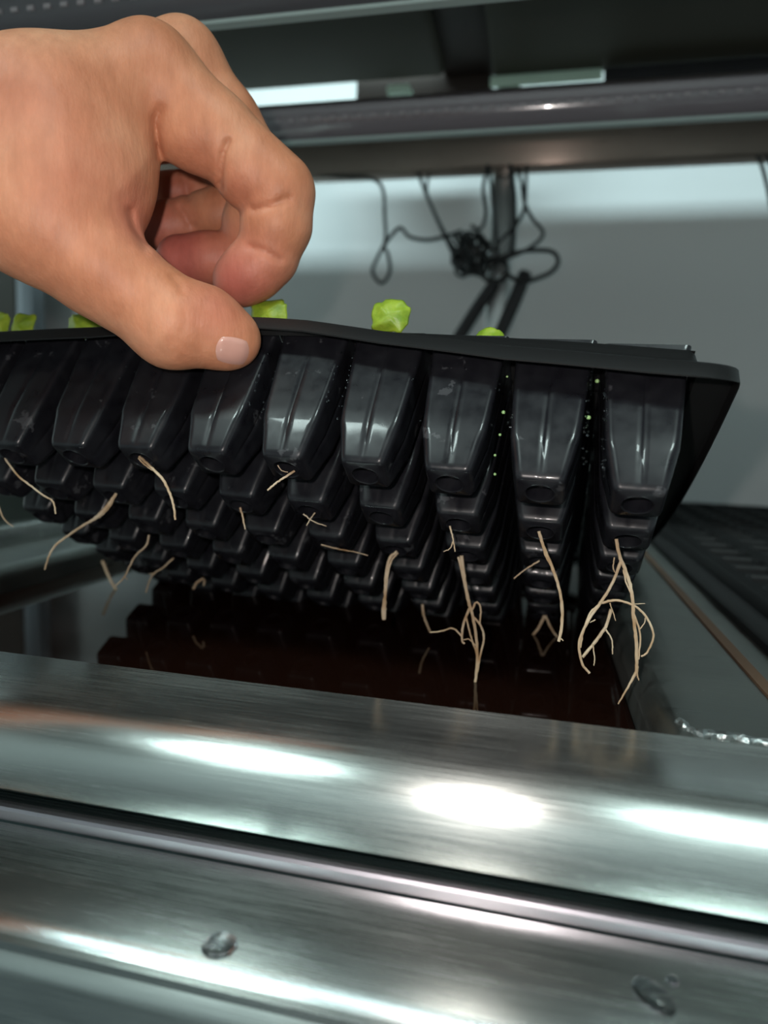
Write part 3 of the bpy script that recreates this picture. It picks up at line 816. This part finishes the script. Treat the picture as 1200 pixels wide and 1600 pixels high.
root_plant('seedling with a long knotted tan root reaching the water, fourth column from the right', 6, 2,
           [([(721, 868), (725, 900), (731, 935), (739, 965), (745, 1005), (745, 1045), (742, 1070)], 3.4, 2.6),
            ([(716, 870), (722, 896), (729, 930)], 2, 1.8), ([(735, 948), (724, 975), (722, 1000), (726, 1006)], 2.6, 1.8),
            ([(738, 962), (750, 976), (756, 996), (750, 1026), (746, 1050)], 2.2, 1.5), ([(737, 955), (744, 941), (751, 950), (750, 974)], 2, 1.5),
            ([(728, 964), (736, 995), (744, 1020)], 1.8, 1.4), ([(722, 995), (708, 982), (690, 986), (672, 988)], 1.7, 1.2), ([(745, 1010), (733, 999), (724, 1000)], 1.4, .9)])
root_plant('seedling with a thin brown root just touching the water behind the knotted root', 5, 4, [([(660, 944), (663, 965), (672, 987)], 2.4, 1.6)])
root_plant('seedling with one long smooth tan root, second column from the right', 7, 1,
           [([(842, 830), (849, 853), (860, 880), (871, 910), (878, 945), (878, 975), (873, 1002)], 3.0, 2.8), ([(845, 840), (852, 866), (864, 890), (872, 915)], 2.4, 1.5),
            ([(874, 996), (880, 1001)], 1.6, 1)])
root_plant('seedling with a thin pale root stub slanting left in the third row', 7, 2, [([(843, 876), (830, 884), (816, 893), (803, 904)], 1.6, 1.1)])
root_plant('seedling with a small forked root at the water, far back, second column from right', 7, 5,
           [([(851, 962), (842, 980), (832, 993)], 2.6, 2.0), ([(852, 962), (862, 983), (873, 998)], 2.2, 1.4)])
root_plant('seedling with the largest bundle of tangled tan roots, in the rightmost column', 8, 1,
           [([(963, 842), (968, 868), (978, 893), (987, 925), (990, 965), (994, 1000), (995, 1035), (994, 1052)], 3.0, 3.2),
            ([(994, 1050), (981, 1074), (966, 1100)], 2.6, 1.2), ([(994, 1048), (998, 1063)], 2, 1.2),
            ([(970, 878), (955, 915), (938, 942), (918, 972), (905, 1003), (909, 1035), (921, 1052)], 2.8, 2.2),
            ([(940, 942), (962, 938), (990, 946), (1010, 964), (1021, 992), (1012, 1018), (1002, 1026)], 2.4, 1.6),
            ([(955, 952, 6), (946, 980, 6), (928, 1005, 6), (910, 1027, 4)], 3.2, 2.6), ([(946, 983, 5), (956, 1000, 5), (957, 1022, 5)], 1.6, 1.1),
            ([(986, 944), (1008, 943)], 1, .6), ([(953, 942), (962, 970)], 1.2, .7), ([(974, 890), (979, 912), (986, 928)], 1.6, 1.2),
            ([(936, 945), (922, 958), (912, 985), (907, 1012)], 2, 1.4), ([(990, 958), (1000, 990), (998, 1030)], 1.8, 1.4), ([(998, 985), (1006, 975), (1009, 962)], 1.2, .8),
            ([(930, 968), (922, 973)], 1.2, .7), ([(926, 1006), (929, 1026), (928, 1040)], 1.3, .9), ([(960, 871), (958, 888), (963, 896)], 1.3, .9)])
root_plant('seedling with a brown straight root slanting right toward the water, far left rear', -1, 5, [([(160, 876), (172, 905), (186, 928), (203, 950)], 2.8, 2.2), ([(193, 938), (184, 950)], 1.2, .8)])
root_plant('seedling with a wavy root hanging left in the shade under the hand', 1, 2, [([(233, 836), (228, 853), (212, 868), (201, 888), (194, 902), (181, 915)], 2.0, 1.3), ([(194, 900), (199, 906)], 1, .7)])
root_plant('seedling with a faint forked root near the water below the third front cell', 1, 3, [([(271, 872), (256, 886), (242, 895), (234, 906), (228, 926)], 1.8, 1.2), ([(240, 896), (233, 897)], 1.2, .8)])
root_plant('seedling with a very short curled root close to the water, left of middle', 1, 4, [([(318, 904), (308, 910), (302, 920)], 2.4, 2.0), ([(320, 906), (318, 915)], 1.8, 1.4)])

# ------------------------------------------------------------------ seedlings whose first leaves stand up behind the rim
def leaf_plant(label, px, top, w, h, Y, seed, tilt=.25, shape=.6, group=None):
    """w,h: leaf size in picture px; the stem runs down into the tray's first row"""
    rnd = random.Random(seed); s = Y / FPX * 1.02
    cen = A(px, top + h * .5, Y); foot = A(px + 4, top + h + 42, Y + .012)
    t = thing('seedling', label, 'seedling', up(foot), 'seedlings with leaves above the tray rim')
    n, m_ = 12, 40; V = []; Fc = []
    ph = [rnd.uniform(0, 6.28) for _ in range(4)]
    for i in range(n + 1):
        q = i / n
        for k in range(m_):
            a = 2 * math.pi * k / m_
            e = 1 + .05 * math.sin(5 * a + ph[0]) + .035 * math.sin(9 * a + ph[1]) + .02 * math.sin(13 * a + ph[2])
            ca, sa = math.cos(a), math.sin(a)
            sx = math.copysign(abs(ca) ** shape, ca); sz = math.copysign(abs(sa) ** shape, sa)
            x = sx * w * .5 * q * e * s; z = sz * h * .5 * q * e * s
            bul = (.35 * h * s) * (q * q) * .8 + .04 * h * s * math.sin(6 * q + 3 * a + ph[3]) * q
            V.append(up(cen + Vector((x, bul + z * tilt, z))))
    V2 = V[m_ - 1:]; V = [V[0]] + V[m_:]
    for k in range(m_): Fc.append((0, 1 + k, 1 + (k + 1) % m_))
    for i in range(n - 1):
        for k in range(m_):
            a = 1 + i * m_ + k; b = 1 + i * m_ + (k + 1) % m_
            Fc.append((a, a + m_, b + m_, b))
    o = child(link_mesh('leaf', V, Fc, M['leaf']), t)
    so = o.modifiers.new('solid', 'SOLIDIFY'); so.thickness = .0006; so.offset = 0
    path = smooth_path([up(cen + Vector((0, .0015, -h * .3 * s))), up(cen.lerp(foot, .6) + Vector((0, .001, 0))), up(foot)], 5)
    v, f = tube(path, .0008, 7); child(link_mesh('stem', v, f, M['leaf']), t)
    return t
leaf_plant('bright green seedling leaf standing alone above the rim, right of the hand', 607, 467, 58, 50, .233, 1)
leaf_plant('low green seedling leaf barely showing above the rim, before the dark tubes below the tangle', 764, 513, 40, 40, .232, 2)
leaf_plant('green seedling leaf just behind the forefinger\'s tip', 414, 466, 62, 50, .236, 3, shape=.45)
leaf_plant('dark green seedling leaf half hidden by the underside of the thumb', 124, 486, 62, 44, .239, 4, shape=.5)
leaf_plant('olive green seedling leaf left of the pale wall strip, at the left edge', 28, 486, 46, 48, .242, 5, shape=.45)
leaf_plant('yellow-green seedling leaf cut off by the photo\'s left edge', -8, 484, 32, 48, .243, 6)
# ------------------------------------------------------------------ cables hanging from the rear rail
def cable(label, pts, Y, r=.0020, name='power_cable', seg=8, n=8):
    P = [up(A(p[0], p[1], Y + (p[2] * .001 if len(p) > 2 else 0))) for p in pts]
    v, f = tube(smooth_path(P, n), r, seg)
    return tag(link_mesh(name, v, f, M['cable']), label, 'cable', 'black cables hanging from the rear rail')
CY = .778
cable('black cable looping down in a teardrop, left of the tangle', [(470, 272), (540, 276), (580, 279), (598, 296), (601, 340), (602, 375), (592, 398), (582, 424), (596, 442), (609, 424), (606, 398, 4), (601, 384, 5),
      (613, 366), (626, 356), (640, 370), (668, 375), (700, 368), (722, 360)], CY)
cable('black cable slanting straight into the tangle from the upper left', [(650, 262), (664, 298), (684, 345), (704, 388), (722, 425)], CY + .004)
cable('thinner black cable crossing beside the slanting one', [(673, 262), (667, 300), (684, 342), (700, 372), (714, 395), (712, 425), (725, 432), (738, 418)], CY + .009, .0016)
cable('black cable bowing left, just left of the rear post', [(762, 258), (755, 295), (759, 335), (750, 358), (736, 352)], CY - .004)
cable('black cable hanging straight along the left side of the rear post', [(763, 258), (769, 305), (775, 365), (778, 405), (770, 420)], CY + .002)
cable('black cable hanging straight along the right side of the rear post', [(797, 258), (803, 300), (803, 350), (800, 390), (788, 408)], CY - .002, .0027)
cable('black cable kinked sharply outward to the right below the rail', [(808, 258), (815, 290), (820, 318), (832, 342), (848, 362), (840, 378), (815, 394), (790, 404)], CY + .004)
cable('black cable running straight down right of the kinked one', [(823, 258), (821, 300), (818, 330), (805, 352), (786, 372), (770, 392)], CY - .006)
cable('black cable ending in the wide loop that sticks out rightmost from the tangle', [(772, 408), (800, 396), (830, 391), (862, 393), (872, 408), (862, 424), (838, 435), (815, 440), (790, 428)], CY - .003, .0024)
cable('black cable hanging at the right edge of the photo', [(1180, 236), (1190, 258), (1199, 292), (1206, 330)], CY)
cable('short black cable at the upper right corner of the wall, beside another', [(1192, 236), (1203, 255), (1212, 280)], CY + .003)
rnd = random.Random(11); pts = []
for k in range(95):
    a = k * .92; rr = rnd.uniform(3, 33)
    pts.append((736 + rr * math.cos(a) * .95 + 6 * math.sin(k * .13), 397 + rr * math.sin(a) * 1.15, rnd.uniform(-9, 9)))
cable('knotted tangle of black cable wound up beside the rear post', pts, CY - .001, .0019, 'cable_tangle', 7, 5)
rnd = random.Random(5); pts = []
for k in range(26):
    a = k * 1.3; pts.append((772 + 22 * math.cos(a), 422 + 24 * math.sin(a) * rnd.uniform(.5, 1), rnd.uniform(-7, 7)))
cable('lower loose windings of black cable under the tangle', pts, CY + .001, .0019, 'cable_tangle', 7, 5)
def dark_tube(label, pts, w):  # thick black tube sloping down-left below the tangle
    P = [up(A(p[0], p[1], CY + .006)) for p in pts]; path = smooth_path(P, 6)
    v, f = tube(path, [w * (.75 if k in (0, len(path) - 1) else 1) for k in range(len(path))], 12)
    return tag(link_mesh('black_tube', v, f, M['dull_black']), label, 'cable sleeve', 'dark tubes below the tangle')
dark_tube('thick black tube hanging down-left, right one of two below the tangle', [(822, 424), (810, 455), (795, 490), (778, 528)], .0074)
dark_tube('thick black tube hanging down-left, left one of two below the tangle', [(775, 440), (752, 472), (735, 498), (712, 535)], .0072)
# small fittings above the lower grow bar
def fitting(label, px0, px1, py0, py1, Y, m_, name='connector', cat='connector', dep=.02, zmax=9):
    a = A(px0, py1, Y); b = A(px1, py0, Y)
    bm = bmesh.new(); add_box(bm, min(a.x, b.x), max(a.x, b.x), Y, Y + dep, min(a.z, b.z) + EYE, min(max(a.z, b.z), zmax) + EYE)
    return tag(bm_obj(name, bm, m_, bevel=.0015), label, cat)
fitting('pale green connector block above the lower grow bar, right of the beam', 765, 944, 80, 136, .785, M['pale'], dep=.004, zmax=UZ + .0028)
fitting('small pale green connector under the beam, above the lower grow bar', 604, 640, 130, 145, .782, M['pale'])
fitting('brown steel bracket behind the lower grow bar, right of the bright wall gap', 556, 770, 100, 158, .80, M['beam_brown'], 'bracket', 'bracket')
fitting('black filler plate over the dark gap behind the lower grow bar at the right edge', 942, 1330, 60, 142, .785, M['dull_black'], 'gap_plate', 'plate', .003, UZ + .0028)  # black sheet added to keep the gap behind the bar dark
# ------------------------------------------------------------------ water drops on the lower rail
def drop(label, px, py, lx, ly, ang, h):
    d = CF + (px - 600) / FPX * CR - (py - 800) / FPX * CU
    p = Vector(d * (-0.1124 / d[2]))
    V = []; Fc = []; n, m_ = 8, 20
    ca, sa = math.cos(ang), math.sin(ang)
    for i in range(n + 1):
        t = math.pi / 2 * i / n
        for k in range(m_):
            a = 2 * math.pi * k / m_; e = 1 + .05 * math.sin(2 * a + 1)
            x = lx * math.cos(t) * math.cos(a) * e; y = ly * math.cos(t) * math.sin(a) * e
            V.append(up(p + Vector((x * ca - y * sa, x * sa + y * ca, h * math.sin(t) ** .9 + .00005))))
    for i in range(n):
        for k in range(m_):
            a = i * m_ + k; b = i * m_ + (k + 1) % m_; Fc.append((a, b, b + m_, a + m_))
    Fc.append(tuple(reversed(range(m_))))
    return tag(link_mesh('water_drop', V, Fc, M['bead']), label, 'water drop', 'water drops on the lower rail')
drop('oval water drop alone on the lower steel rail, left half of the photo', 343, 1478, .0037, .0036, .1, .0022)
drop('largest water drop, elongated, on the lower steel rail near the right corner', 1021, 1558, .0048, .0030, -.9, .0024)
drop('tiny water drop just above the elongated one on the lower rail', 1051, 1533, .0014, .0014, 0, .0009)
